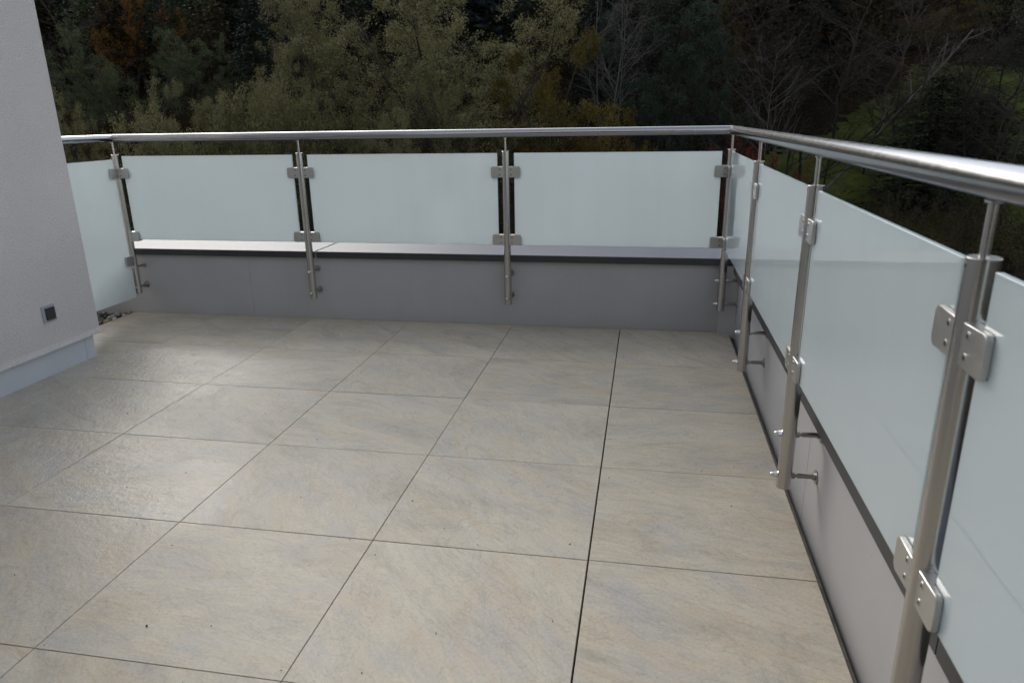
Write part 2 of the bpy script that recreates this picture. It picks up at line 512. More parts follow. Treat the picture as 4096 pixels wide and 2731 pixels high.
def build_ground():
    xs = [-600, -300, -180] + [x for x in range(-120, 91, 3)] + [150, 300, 600]
    ys = [-600, -200, -60, -20, 0, 8, 14, 18, 21] + [y for y in range(24, 150, 3)] + [170, 220, 400, 800]
    verts = [(x, y, terrain(x, min(y, 170))) for y in ys for x in xs]
    nx = len(xs)
    faces = [(j * nx + i, j * nx + i + 1, (j + 1) * nx + i + 1, (j + 1) * nx + i) for j in range(len(ys) - 1) for i in range(nx - 1)]
    me = bpy.data.meshes.new("ground")
    me.from_pydata(verts, [], faces)
    me.materials.append(M["ground"])
    me.polygons.foreach_set("use_smooth", [True] * len(me.polygons))
    tag(link(bpy.data.objects.new("ground", me)), kind="structure")
    # meadow sheet lying on the slope at the right
    vs, fs, idx = [], [], {}
    st = 0.375
    def vid(i, j):
        if (i, j) not in idx:
            x, y = i * st, j * st
            idx[(i, j)] = len(vs)
            # bilinear on the coarse ground so that the sheet follows it
            gx, gy = math.floor(x / 3) * 3, math.floor((y - 24) / 3) * 3 + 24
            fx, fy = (x - gx) / 3, (y - gy) / 3
            z = (terrain(gx, gy) * (1 - fx) * (1 - fy) + terrain(gx + 3, gy) * fx * (1 - fy)
                 + terrain(gx, gy + 3) * (1 - fx) * fy + terrain(gx + 3, gy + 3) * fx * fy)
            vs.append((x, y, z + 0.10))
        return idx[(i, j)]
    for i in range(8, 120):
        for j in range(76, 180):
            if meadow_mask((i + .5) * st, (j + .5) * st):
                fs.append((vid(i, j), vid(i + 1, j), vid(i + 1, j + 1), vid(i, j + 1)))
    me = bpy.data.meshes.new("meadow")
    me.from_pydata(vs, [], fs)
    me.materials.append(M["grass"])
    tag(link(bpy.data.objects.new("meadow", me)), kind="structure")
build_ground()

# ------------------------------------------------------------------ terrace
TX, TY = 0.68364, 0.6
Z_TOP = 0.0
X_EDGE_R, X_EDGE_L = 1.334, -2.722
YW_FACE, XW_FACE = 0.655, 1.362          # parapet faces
Y_BACK = -7.0                             # house front behind the viewer

floor_bm = bmesh.new()
add_box(floor_bm, X_EDGE_L - 0.004, X_EDGE_R + 0.018, Y_BACK, YW_FACE + 0.03, -0.35, -0.0235)
floor = mesh_obj("terrace_floor", floor_bm, M["base"])
bm = bmesh.new()
add_box(bm, TX - 0.006, TX + 0.006, Y_BACK, YW_FACE + 0.02, -0.0234, -0.0205)
mesh_obj("open_joint", bm, M["membrane"], floor)
tag(floor, kind="structure")

tile_cache = {}
def tile_mesh(wx, wy):
    key = (round(wx, 3), round(wy, 3))
    if key not in tile_cache:
        bm = bmesh.new()
        add_box(bm, -wx / 2, wx / 2, -wy / 2, wy / 2, -0.02, 0.0, bevel=0.0011)
        me = bpy.data.meshes.new("tile")
        bm.to_mesh(me); bm.free()
        me.materials.append(M["tile"])
        tile_cache[key] = me
    return tile_cache[key]
xl = [X_EDGE_L] + [i * TX for i in (-3, -2, -1, 0, 1)] + [X_EDGE_R]
yl = [-6.99] + [-TY * k for k in range(11, -1, -1)] + [YW_FACE - 0.003]
for i in range(len(xl) - 1):
    for j in range(len(yl) - 1):
        gl = 0.0011 if xl[i] != TX else 0.0026
        gr = 0.0011 if xl[i + 1] != TX else 0.0026
        x0, x1 = xl[i] + (gl if i else 0), xl[i + 1] - (gr if i < len(xl) - 2 else 0)
        y0, y1 = yl[j] + 0.0011, yl[j + 1] - 0.0011
        if x1 < -2.28 and y1 < -0.62: continue
        o = bpy.data.objects.new("tile", tile_mesh(x1 - x0, y1 - y0))
        o.location = ((x0 + x1) / 2, (y0 + y1) / 2, rnd.uniform(-0.0006, 0.0006))
        o.rotation_euler = (rnd.uniform(-0.0009, 0.0009), rnd.uniform(-0.0009, 0.0009), 0)
        link(o, floor)

# building body under the terrace
bm = bmesh.new()
add_box(bm, -2.9, 1.80, Y_BACK, 1.06, -7.5, -0.36)
bb = mesh_obj("lower_storey", bm, M["stucco"])
tag(bb, "pale rendered storey below the roof terrace", "building", kind="structure")

# ------------------------------------------------------------------ parapets
def parapet_back():
    root = empty("parapet_wall", (0, YW_FACE, 0))
    tag(root, "low grey parapet with light metal coping behind the far end of the terrace", "wall", "parapets round the terrace")
    seams = [-6.0, -1.797, 1.40]
    for a, b_ in zip(seams, seams[1:]):
        bm = bmesh.new()
        add_box(bm, a + 0.0008, b_ - 0.0008, 0, 0.36, -0.34, 0.452, bevel=0.0006)
        mesh_obj("wall_panel", bm, M["wall"], root)
    for a, b_, dz in ((-6.0, -1.299, 0.0), (-1.285, 1.33, 0.0)):
        bm = bmesh.new()
        add_box(bm, a, b_, -0.030, 0.40, 0.4555, 0.4595 , bevel=0.0008)
        c = mesh_obj("coping", bm, M["coping"], root)
        bm = bmesh.new()
        add_box(bm, a, b_, -0.030, -0.0265, 0.417, 0.4549)
        mesh_obj("edge_strip", bm, M["lip"], c)
    # dark underlay seen in the coping joint
    bm = bmesh.new()
    add_box(bm, -1.33, -1.25, -0.024, 0.39, 0.4525, 0.4550)
    mesh_obj("joint_strip", bm, M["lip"], root)
    # sloping filler strip in the corner
    bm = bmesh.new()
    vs = [bm.verts.new(p) for p in ((1.268, -0.001, -0.02), (1.3615, -0.062, -0.02), (1.3615, -0.001, -0.02),
                                    (1.268, -0.001, 0.414), (1.3615, -0.062, 0.414), (1.3615, -0.001, 0.414))]
    for q in ((0, 1, 4, 3), (0, 2, 1), (3, 4, 5), (1, 2, 5, 4), (2, 0, 3, 5)):
        bm.faces.new([vs[k] for k in q])
    fix_normals(bm)
    mesh_obj("corner_strip", bm, M["wall"], root)
parapet_back()

def parapet_right():
    root = empty("parapet_wall", (XW_FACE, 0, 0))
    tag(root, "low grey parapet running along the right side under the frosted panels", "wall", "parapets round the terrace")
    ys = [YW_FACE - 0.001, -1.43, -3.55, -5.4]
    for a, b_ in zip(ys, ys[1:]):
        bm = bmesh.new()
        add_box(bm, 0, 0.36, b_ + 0.001, a - 0.001, -0.34, 0.452, bevel=0.0006)
        mesh_obj("wall_panel", bm, M["wall"], root)
    for a, b_ in ((YW_FACE + 0.40, -2.53), (-2.534, -5.4)):
        bm = bmesh.new()
        add_box(bm, -0.030, 0.40, b_, a, 0.4555, 0.4595, bevel=0.0008)
        c = mesh_obj("coping", bm, M["coping"], root)
        bm = bmesh.new()
        add_box(bm, -0.030, -0.0265, b_, min(a, YW_FACE - 0.0305), 0.380, 0.4549)
        mesh_obj("edge_strip", bm, M["lip"], c)
    # dark drainage gap between tiles and wall
    bm = bmesh.new()
    add_box(bm, -0.010, -0.0005, -5.4, YW_FACE - 0.07, -0.30, -0.045)
    mesh_obj("membrane_upstand", bm, M["membrane"], root)
parapet_right()

# ------------------------------------------------------------------ house at the left and behind the viewer
HX, HY = -2.252, -0.225
def house():
    root = empty("house_wall", (HX, HY, 0))
    tag(root, "rough light grey stucco house wall rising at the left edge", "building")
    L = HX
    bm = bmesh.new()
    prof = [(-4.5, 0), (0, 0), (0, -5.17), (-4.5, -5.17)]
    # main volume with the bottom edge flared as a drip profile
    def ring(z, off):
        return [bm.verts.new((x + (off if x == 0 else 0), y + (off if y == 0 else 0), z)) for x, y in prof]
    zs = [(0.134, 0.010), (0.139, 0.0095), (0.165, 0.0), (3.4, 0.0)]
    rs = [ring(z, o) for z, o in zs]
    for a, b_ in zip(rs, rs[1:]):
        for k in range(4):
            bm.faces.new((a[k], b_[k], b_[(k + 1) % 4], a[(k + 1) % 4]))
    bm.faces.new(rs[0]); bm.faces.new(rs[-1][::-1])
    fix_normals(bm)
    mesh_obj("stucco_wall", bm, M["stucco"], root)
    # plinth: long sheet, then the corner sheet past the seam
    bm = bmesh.new()
    add_box(bm, -0.3, -0.018, -5.17, -0.1100, -0.02, 0.1335)
    mesh_obj("plinth", bm, M["plinth"], root)
    bm = bmesh.new()
    add_box(bm, -0.3, -0.018, -0.1075, -0.040, -0.02, 0.1335)
    mesh_obj("plinth", bm, M["plinth"], root)
    bm = bmesh.new()
    add_box(bm, -4.4, -0.301, -5.1, -0.05, -0.02, 0.1335)
    mesh_obj("wall_core", bm, M["membrane"], root)
    # switch with grey frame and dark flap
    sw = empty("outdoor_switch", (HX, -0.551, 0.331))
    tag(sw, "small grey framed outdoor switch with a black flap low on the stucco wall", "switch")
    bm = bmesh.new()
    add_box(bm, 0.0, 0.009, -0.042, 0.042, -0.044, 0.044, bevel=0.0025, seg=2)
    mesh_obj("frame", bm, M["frame_grey"], sw)
    bm = bmesh.new()
    add_box(bm, 0.0092, 0.019, -0.027, 0.029, -0.032, 0.032, bevel=0.002, seg=2)
    f = mesh_obj("flap", bm, M["flap"], sw)
    bm = bmesh.new()
    add_lathe(bm, [(0.0192, 0.0016), (0.0198, 0.0012)], axis='x', n=8, origin=(0, 0.023, -0.027))
    mesh_obj("screw", bm, M["clamp_steel"], f)
house()

def house_back():
    root = empty("house_front", (0, Y_BACK, 0))
    tag(root, "stucco house front with terrace doors closing the terrace behind the viewer", "building", kind="structure")
    bm = bmesh.new()
    add_box(bm, -2.25, -1.6, -0.3, 0, -0.3, 3.4)
    add_box(bm, 1.2, 2.2, -0.3, 0, -0.3, 3.4)
    add_box(bm, -1.599, 1.199, -0.3, 0, 2.4, 3.4)
    mesh_obj("front_wall", bm, M["stucco"], root)
    bm = bmesh.new()
    add_box(bm, -1.599, 1.199, -0.2, -0.12, 0.0, 2.399)
    mesh_obj("terrace_door", bm, M["facade_glass"], root)
    bm = bmesh.new()
    add_box(bm, -2.25, 2.2, -0.3, 0.9, 3.41, 3.6)
    mesh_obj("roof_overhang", bm, M["stucco"], root)
house_back()

# ------------------------------------------------------------------ gravel strip
def pebbles():
    bm = bmesh.new()
    add_box(bm, -6.0, X_EDGE_L - 0.006, HY + 0.02, YW_FACE - 0.002, -0.3, -0.030)
    g = mesh_obj("gravel_bed", bm, M["membrane"])
    tag(g, kind="structure")
    cols = [(0.30, 0.28, 0.25), (0.18, 0.17, 0.15), (0.42, 0.40, 0.36), (0.22, 0.16, 0.09), (0.12, 0.12, 0.12), (0.30, 0.22, 0.13)]
    mats = [simple("pebble", c, 0.6, 0, 0.2, 40) for c in cols]
    src = []
    for k in range(6):
        b2 = bmesh.new()
        bmesh.ops.create_icosphere(b2, subdivisions=2, radius=1)
        for v in b2.verts:
            n = mnoise.noise(v.co * 1.2 + Vector((k * 9, 0, 0)))
            v.co *= 1 + 0.25 * n
        V = np.array([v.co[:] for v in b2.verts]); F = [[v.index for v in f.verts] for f in b2.faces]
        src.append((V, F)); b2.free()
    allv, allf, mi = [], [], []
    base = 0
    for k in range(900):
        x = rnd.uniform(-3.9, X_EDGE_L - 0.03); y = rnd.uniform(HY + 0.05, YW_FACE - 0.02)
        s = rnd.uniform(0.008, 0.020)
        V, F = src[rnd.randrange(6)]
        R = np.array(Matrix.Rotation(rnd.uniform(0, 6.28), 3, 'Z') @ Matrix.Rotation(rnd.uniform(-.3, .3), 3, 'X'))
        P = (V * np.array([s * rnd.uniform(1, 1.5), s, s * rnd.uniform(.5, .8)])) @ R.T + np.array([x, y, -0.028 + rnd.uniform(0, 0.030)])
        allv.append(P); allf += [[base + i for i in f] for f in F]
        c = rnd.randrange(6); mi += [c] * len(F)
        base += len(V)
    me = bpy.data.meshes.new("pebbles")
    me.from_pydata(np.concatenate(allv).tolist(), [], allf)
    for mt in mats: me.materials.append(mt)
    me.polygons.foreach_set("material_index", mi)
    me.polygons.foreach_set("use_smooth", [True] * len(mi))
    tag(link(bpy.data.objects.new("pebbles", me)), "rounded brown and grey pebbles in the strip beside the house corner", "gravel", kind="stuff")
pebbles()

# ------------------------------------------------------------------ railing
R_POST, R_RAIL, Z_RAIL = 0.0220, 0.0242, 1.1835
YB, XP, XL = 0.567, 1.268, -2.592
Z0, Z1 = 0.161, 1.083

def post_mesh():
    bm = bmesh.new()
    add_lathe(bm, [(Z0, R_POST - 0.001), (Z0 + 0.001, R_POST), (Z1 - 0.0012, R_POST), (Z1, R_POST - 0.0015)], n=40)
    add_lathe(bm, [(-R_POST + 0.001, 0.0030), (-R_POST - 0.0003, 0.0030)], axis='y', n=10, origin=(0, 0, Z1 - 0.012), mi=1)
    me = bpy.data.meshes.new("post")
    fix_normals(bm); bm.to_mesh(me); bm.free()
    me.materials.append(M["steel"]); me.materials.append(M["dark"]); smooth_by_angle(me)
    return me
def stem_mesh():
    bm = bmesh.new()
    add_lathe(bm, [(Z1 - 0.001, 0.0070), (Z_RAIL - R_RAIL - 0.004, 0.0070)], n=20)
    # saddle under the rail
    add_box(bm, -0.011, 0.011, -0.0085, 0.0085, Z_RAIL - R_RAIL - 0.0042, Z_RAIL - R_RAIL + 0.0006, bevel=0.0012)
    me = bpy.data.meshes.new("stem")
    fix_normals(bm); bm.to_mesh(me); bm.free()
    me.materials.append(M["steel"]); smooth_by_angle(me)
    return me
def clamp_mesh():
    """clamp leaving the post along +X at z=0: two rounded plates gripping the pane, core block, screws"""
    bm = bmesh.new()
    H = 0.0315
    def plate(y0, y1, outer):
        pts = [(0.010, -H), (0.0, 0)]
        pts = [(0.014, -H)]
        r = 0.010
        xe = 0.0865
        for k in range(6):
            a = -math.pi / 2 + k * math.pi / 10
            pts.append((xe - r + r * math.cos(a), -H + r + r * math.sin(a)))
        for k in range(6):
            a = 0 + k * math.pi / 10
            pts.append((xe - r + r * math.cos(a), H - r + r * math.sin(a)))
        pts.append((0.014, H))
        lo = [bm.verts.new((x, y0, z)) for x, z in pts]
        hi = [bm.verts.new((x, y1, z)) for x, z in pts]
        n = len(pts)
        fs = [bm.faces.new(lo), bm.faces.new(hi[::-1])]
        for k in range(n):
            fs.append(bm.faces.new((lo[k], hi[k], hi[(k + 1) % n], lo[(k + 1) % n])))
        face = fs[0] if outer < 0 else fs[1]
        bmesh.ops.bevel(bm, geom=list(face.edges), offset=0.0022, segments=3, affect='EDGES', profile=0.5)
    plate(-0.0165, -0.0070, -1)
    plate(0.0070, 0.0165, 1)
    add_box(bm, 0.014, 0.046, -0.0069, 0.0069, -H + 0.001, H - 0.001)
    for s in (-1, 1):
        for z in (-0.0155, 0.0155):
            y = s * 0.0165
            add_lathe(bm, [(0.0, 0.0068), (s * 0.0006, 0.0064)], axis='y', n=14, origin=(0.033, y, z), mi=0)
            add_lathe(bm, [(s * 0.0006, 0.0052), (s * 0.0009, 0.0050)], axis='y', n=14, origin=(0.033, y, z), mi=2)
            add_lathe(bm, [(s * 0.0009, 0.0029), (s * 0.0012, 0.0028)], axis='y', n=6, origin=(0.033, y, z), mi=1)
    add_box(bm, 0.0461, 0.084, -0.0068, -0.0055, -H + 0.002, H - 0.002, mi=1)
    add_box(bm, 0.0461, 0.084, 0.0055, 0.0068, -H + 0.002, H - 0.002, mi=1)
    fix_normals(bm)
    me = bpy.data.meshes.new("clamp")
    bm.to_mesh(me); bm.free()
    me.materials.append(M["clamp_steel"]); me.materials.append(M["rubber"]); me.materials.append(M["rod"])
    smooth_by_angle(me, 0.5)
    return me
def nut_mesh():
    bm = bmesh.new()
    add_lathe(bm, [(-R_POST + 0.001, 0.0090), (-R_POST - 0.009, 0.0090)], axis='y', n=6)
    add_lathe(bm, [(-R_POST - 0.0091, 0.0078), (-R_POST - 0.014, 0.0074), (-R_POST - 0.019, 0.0055), (-R_POST - 0.0215, 0.0028), (-R_POST - 0.022, 0.0008)], axis='y', n=16)
    fix_normals(bm)
    me = bpy.data.meshes.new("dome_nut")
    bm.to_mesh(me); bm.free(); me.materials.append(M["chrome"]); smooth_by_angle(me, 0.7)
    return me
def standoff_mesh(d):
    bm = bmesh.new()
    r = R_POST
    add_lathe(bm, [(r - 0.002, 0.0105), (r + 0.0075, 0.0105)], axis='y', n=6)
    add_lathe(bm, [(r + 0.0075, 0.0050), (r + 0.014, 0.0050)], axis='y', n=12)
    add_lathe(bm, [(r + 0.014, 0.0078), (d - 0.014, 0.0078)], axis='y', n=16)
    add_lathe(bm, [(d - 0.0135, 0.0105), (d - 0.0045, 0.0105)], axis='y', n=6)
    add_lathe(bm, [(d - 0.0042, 0.0215), (d - 0.0012, 0.0225), (d + 0.0005, 0.0225)], axis='y', n=28)
    fix_normals(bm)
    me = bpy.data.meshes.new("standoff")
    bm.to_mesh(me); bm.free(); me.materials.append(M["rod"]); smooth_by_angle(me, 0.5)
    return me
ME = dict(post=post_mesh(), stem=stem_mesh(), clamp=clamp_mesh(), nut=nut_mesh(),
          st_b=standoff_mesh(YW_FACE - YB), st_r=standoff_mesh(XW_FACE - XP))

def put(name, me, parent, loc=(0, 0, 0), rz=0.0):
    o = bpy.data.objects.new(name, me)
    o.location = loc; o.rotation_euler = (0, 0, rz)
    return link(o, parent)

ZC_U, ZC_L = 0.9640, 0.5645
def make_post(parent, x, y, out, clamps, st, note=None):
    """out: direction of the wall, radians from +X; clamps: (direction, z)"""
    rz = out - math.pi / 2
    p = put("post", ME["post"], parent, (x, y, 0), rz)
    if note: p["label"] = note
    put("stem", ME["stem"], p)
    for a, z in clamps:
        put("clamp", ME["clamp"], p, (0, 0, z), a - rz)
    for z in (0.341, 0.202):
        put("dome_nut", ME["nut"], p, (0, 0, z))
        put("standoff", ME[st], p, (0, 0, z))
    return p

def tube_mitre(axis, a, b, ca, cb, centre, name, parent, r=R_RAIL, label=None, n=48):
    """tube along axis ('x' or 'y') from a to b; ca/cb = slope of the mitre cut at each end"""
    bm = bmesh.new()
    rings = []
    L = abs(b - a)
    cuts = [(a, ca)] + [(a + (b - a) * k / 6, 0) for k in range(1, 6)] + [(b, cb)]
    for t, c in cuts:
        ring = []
        for k in range(n):
            an = 2 * math.pi * k / n
            o, z = r * math.cos(an), r * math.sin(an)
            if axis == 'x': ring.append(bm.verts.new((t + c * o, centre + o, Z_RAIL + z)))
            else: ring.append(bm.verts.new((centre + o, t + c * o, Z_RAIL + z)))
        rings.append(ring)
    for p, q in zip(rings, rings[1:]):
        for k in range(n):
            bm.faces.new((p[k], p[(k + 1) % n], q[(k + 1) % n], q[k]))
    bm.faces.new(rings[0]); bm.faces.new(rings[-1][::-1])
    fix_normals(bm)
    return mesh_obj(name, bm, M["rail_steel"], parent, smooth=True)

def pane(parent, x0, x1, y0, y1, z0=0.532, z1=1.0725, label=None):
    bm = bmesh.new()
    add_box(bm, x0, x1, y0, y1, z0, z1, bevel=0.0010)
    bm.normal_update()
    thin_x = (x1 - x0) < (y1 - y0)
    for f in bm.faces:
        nrm = f.normal
        main = abs(nrm.x) if thin_x else abs(nrm.y)
        f.material_index = 0 if main > 0.9 else 1
    o = mesh_obj("glass_panel", bm, [M["glass"], M["glass_edge"]], parent)
    if label: o["label"] = label
    return o

T = 0.0052
POSTS_B = [(-2.592, 0), (-1.3035, 1), (-0.007, 2), (1.268, 3)]
POSTS_R = [-0.481, -1.552, -2.592]
PI = math.pi
def railing_back():
    root = empty("glass_railing", (0, 0, 0))
    tag(root, "stainless steel railing with three frosted panels across the far end of the terrace", "railing", "railing runs round the terrace")
    make_post(root, -2.592, YB, PI / 2, [(0, ZC_U), (0, 0.553), (-PI / 2, 0.9638), (-PI / 2, 0.392)], "st_b")
    make_post(root, -1.3035, YB, PI / 2, [(0, ZC_U), (0, ZC_L), (PI, ZC_U), (PI, ZC_L)], "st_b")
    make_post(root, -0.007, YB, PI / 2, [(0, ZC_U), (0, ZC_L), (PI, ZC_U), (PI, ZC_L)], "st_b")
    make_post(root, XP, YB, 0, [(PI, ZC_U), (PI, ZC_L), (-PI / 2, ZC_U), (-PI / 2, ZC_L)], "st_r")
    g = 0.050
    for a, b_ in ((-2.592, -1.3035), (-1.3035, -0.007), (-0.007, XP)):
        pane(root, a + g, b_ - g, YB - T, YB + T)
    tube_mitre('x', XL, 1.0625, -1, 0, YB, "handrail", root)
    tube_mitre('x', 1.0637, XP, 0, 1, YB, "handrail", root)
    bm = bmesh.new()
    add_lathe(bm, [(1.055, R_RAIL - 0.0008), (1.071, R_RAIL - 0.0008)], axis='x', n=32, origin=(0, YB, Z_RAIL))
    mesh_obj("joint_ring", bm, M["rod"], root)
railing_back()

def railing_right():
    root = empty("glass_railing", (0, 0, 0))
    tag(root, "stainless steel railing with tall posts and frosted panels coming forward along the right side", "railing", "railing runs round the terrace")
    for y in POSTS_R:
        make_post(root, XP, y, 0, [(PI / 2, ZC_U), (PI / 2, ZC_L), (-PI / 2, ZC_U), (-PI / 2, ZC_L)], "st_r")
    g = 0.050
    ys = [YB] + POSTS_R + [-3.66]
    for a, b_ in zip(ys, ys[1:]):
        pane(root, XP - T, XP + T, b_ + g, a - g)
    tube_mitre('y', YB, -4.6, 1, 0, XP, "handrail", root)
railing_right()

def railing_left():
    root = empty("glass_railing", (0, 0, 0))
    tag(root, "short return of the railing with one deep frosted panel disappearing behind the house corner", "railing", "railing runs round the terrace")
    pane(root, XL - T, XL + T, HY + 0.012, YB - 0.035, 0.140, 1.053)
    tube_mitre('y', YB, HY + 0.001, -1, 0, XL, "handrail", root)
railing_left()

# ------------------------------------------------------------------ crumbs and twig bits on the tiles
def debris():
    bm = bmesh.new()
    r2 = random.Random(3)
    spots = [(-1.03, -2.30), (-0.62, -1.93), (-0.45, -2.28), (-0.23, -2.45), (-0.38, -2.62), (-0.86, -1.6), (0.05, -1.55), (-1.5, -1.0)]
    spots += [(r2.uniform(-2.0, 1.25), r2.uniform(-2.9, 0.5)) for _ in range(90)]
    for k, (x, y) in enumerate(spots):
        big = k < 8 or r2.random() < 0.12
        L = r2.uniform(0.003, 0.0065) if big else r2.uniform(0.0012, 0.0030)
        wd = L * r2.uniform(0.2, 0.45) if big else L * r2.uniform(0.5, 0.9)
        a = r2.uniform(0, 6.28)
        d = Vector((math.cos(a), math.sin(a), 0)); e = Vector((-d.y, d.x, 0))
        c = Vector((x, y, 0.0014))
        h = L * 0.25
        ps = [c - d * L, c - e * wd + Vector((0, 0, h)), c + d * L * 0.8 + Vector((0, 0, h * .5)), c + e * wd]
        lo = [bm.verts.new((p.x, p.y, 0.0008)) for p in ps]
        hi = [bm.verts.new((p.x, p.y, p.z + 0.0008)) for p in ps]
        bm.faces.new(hi); bm.faces.new(lo[::-1])
        for q in range(4):
            bm.faces.new((lo[q], lo[(q + 1) % 4], hi[(q + 1) % 4], hi[q]))
    fix_normals(bm)
    o = mesh_obj("leaf_crumbs", bm, simple("crumb_brown", (0.045, 0.038, 0.03), 0.8))
    tag(o, "tiny dark leaf crumbs scattered over the tiles", "debris", kind="stuff")
debris()

# ------------------------------------------------------------------ trees
def unit(v): return v / (np.linalg.norm(v) + 1e-9)

def grow(seed, stems=1, spread0=0.2, length=1.0, r0=0.02, levels=3, kids=(7, 6, 5), ratio=(0.55, 0.5, 0.5),
         angle=(0.7, 0.7, 0.8), wander=0.12, up=0.06, start=0.3, steps=7, droop=0.0, leaf_from=1, lean=(0, 0), taper=0.25):
    """returns branches [(points, radii, level)] of a tree about 1 high, base at the origin"""
    R = np.random.RandomState(seed)
    out = []
    stack = []
    for s in range(stems):
        a = R.uniform(0, 2 * np.pi)
        d = unit(np.array([np.cos(a) * spread0 * R.uniform(.4, 1) + lean[0], np.sin(a) * spread0 * R.uniform(.4, 1) + lean[1], 1.0]))
        stack.append((np.array([np.cos(a), np.sin(a), 0]) * 0.01 * (stems > 1), d, length * R.uniform(.85, 1.0), r0 * R.uniform(.8, 1), 0))
    while stack:
        p, d, L, r, lv = stack.pop()
        n = max(3, steps - lv * 1)
        pts = [p.copy()]; dirs = [d]
        for k in range(n):
            d = unit(d + R.normal(0, wander * (1 + 0.4 * lv), 3) + np.array([0, 0, up if lv < 2 else up - droop]))
            p = p + d * L / n
            pts.append(p.copy()); dirs.append(d)
        rad = np.linspace(r, r * taper, n + 1)
        out.append((np.array(pts), rad, lv))
        if lv < levels:
            st = start if lv == 0 else 0.15
            for q in range(kids[lv]):
                t = st + (1 - st) * (q + R.uniform(0, 1)) / kids[lv]
                i = min(n - 1, int(t * n)); fr = t * n - i
                bp = pts[i] * (1 - fr) + pts[i + 1] * fr
                ax = dirs[i]
                s = np.cross(ax, R.normal(0, 1, 3)); s = unit(s)
                an = angle[lv] * R.uniform(.7, 1.25)
                nd = unit(ax * np.cos(an) + s * np.sin(an))
                shrink = (1.0 - 0.55 * (t - st) / (1 - st + 1e-6))
                stack.append((bp, nd, L * ratio[lv] * shrink * R.uniform(.75, 1.15), rad[i] * 0.6, lv + 1))
    return out

def tubes(branches, min_r=0.0, sides=(7, 5, 3, 3, 3)):
    V, F = [], []
    base = 0
    for pts, rad, lv in branches:
        k = sides[min(lv, len(sides) - 1)]
        n = len(pts)
        if lv >= 2: pts, rad = pts[::2], rad[::2]; n = len(pts)
        if n < 2: continue
        d = unit(pts[-1] - pts[0])
        ref = np.array([1.0, 0, 0]) if abs(d[0]) < 0.8 else np.array([0, 1.0, 0])
        u = unit(np.cross(d, ref)); v = np.cross(d, u)
        an = np.arange(k) * 2 * np.pi / k
        ring = np.cos(an)[:, None] * u + np.sin(an)[:, None] * v
        rr = np.maximum(rad, min_r)
        P = pts[:, None, :] + ring[None] * rr[:, None, None]
        V.append(P.reshape(-1, 3))
        for i in range(n - 1):
            for j in range(k):
                a = base + i * k + j; b = base + i * k + (j + 1) % k
                F.append((a, b, b + k, a + k))
        base += n * k
    return np.concatenate(V), np.array(F, dtype=np.int32)

def leaves(branches, per, size, aspect, seed, from_level=2, jitter=0.02, hang=0.0):
    R = np.random.RandomState(seed + 99)
    C = []
    for pts, rad, lv in branches:
        if lv < from_level: continue
        n = len(pts) - 1
        cnt = R.poisson(per)
        if cnt == 0: continue
        t = R.uniform(0.1, 1.0, cnt) * n
        i = np.minimum(n - 1, t.astype(int)); f = (t - i)[:, None]
        C.append(pts[i] * (1 - f) + pts[i + 1] * f)
    C = np.concatenate(C)
    C = C + R.normal(0, jitter, C.shape)
    m_ = len(C)
    a = R.normal(0, 1, (m_, 3)); a[:, 2] -= hang
    a /= np.linalg.norm(a, axis=1)[:, None]
    b = np.cross(a, R.normal(0, 1, (m_, 3))); b /= np.linalg.norm(b, axis=1)[:, None]
    s = size * R.uniform(.45, 1.45, m_)[:, None]
    V = np.stack([C - a * s, C - b * s * aspect, C + a * s, C + b * s * aspect], 1).reshape(-1, 3)
    F = np.arange(m_ * 4, dtype=np.int32).reshape(-1, 4)
    return V, F

def np_mesh(name, V, F, mats, mi=None, smooth=False):
    me = bpy.data.meshes.new(name)
    me.vertices.add(len(V)); me.vertices.foreach_set("co", np.ascontiguousarray(V, dtype=np.float32).ravel())
    nf, k = F.shape
    me.loops.add(nf * k); me.loops.foreach_set("vertex_index", F.ravel())
    me.polygons.add(nf)
    me.polygons.foreach_set("loop_start", np.arange(0, nf * k, k, dtype=np.int32))
    for mm in mats: me.materials.append(mm)
    if mi is not None: me.polygons.foreach_set("material_index", mi)
    me.update(calc_edges=True)
    return me

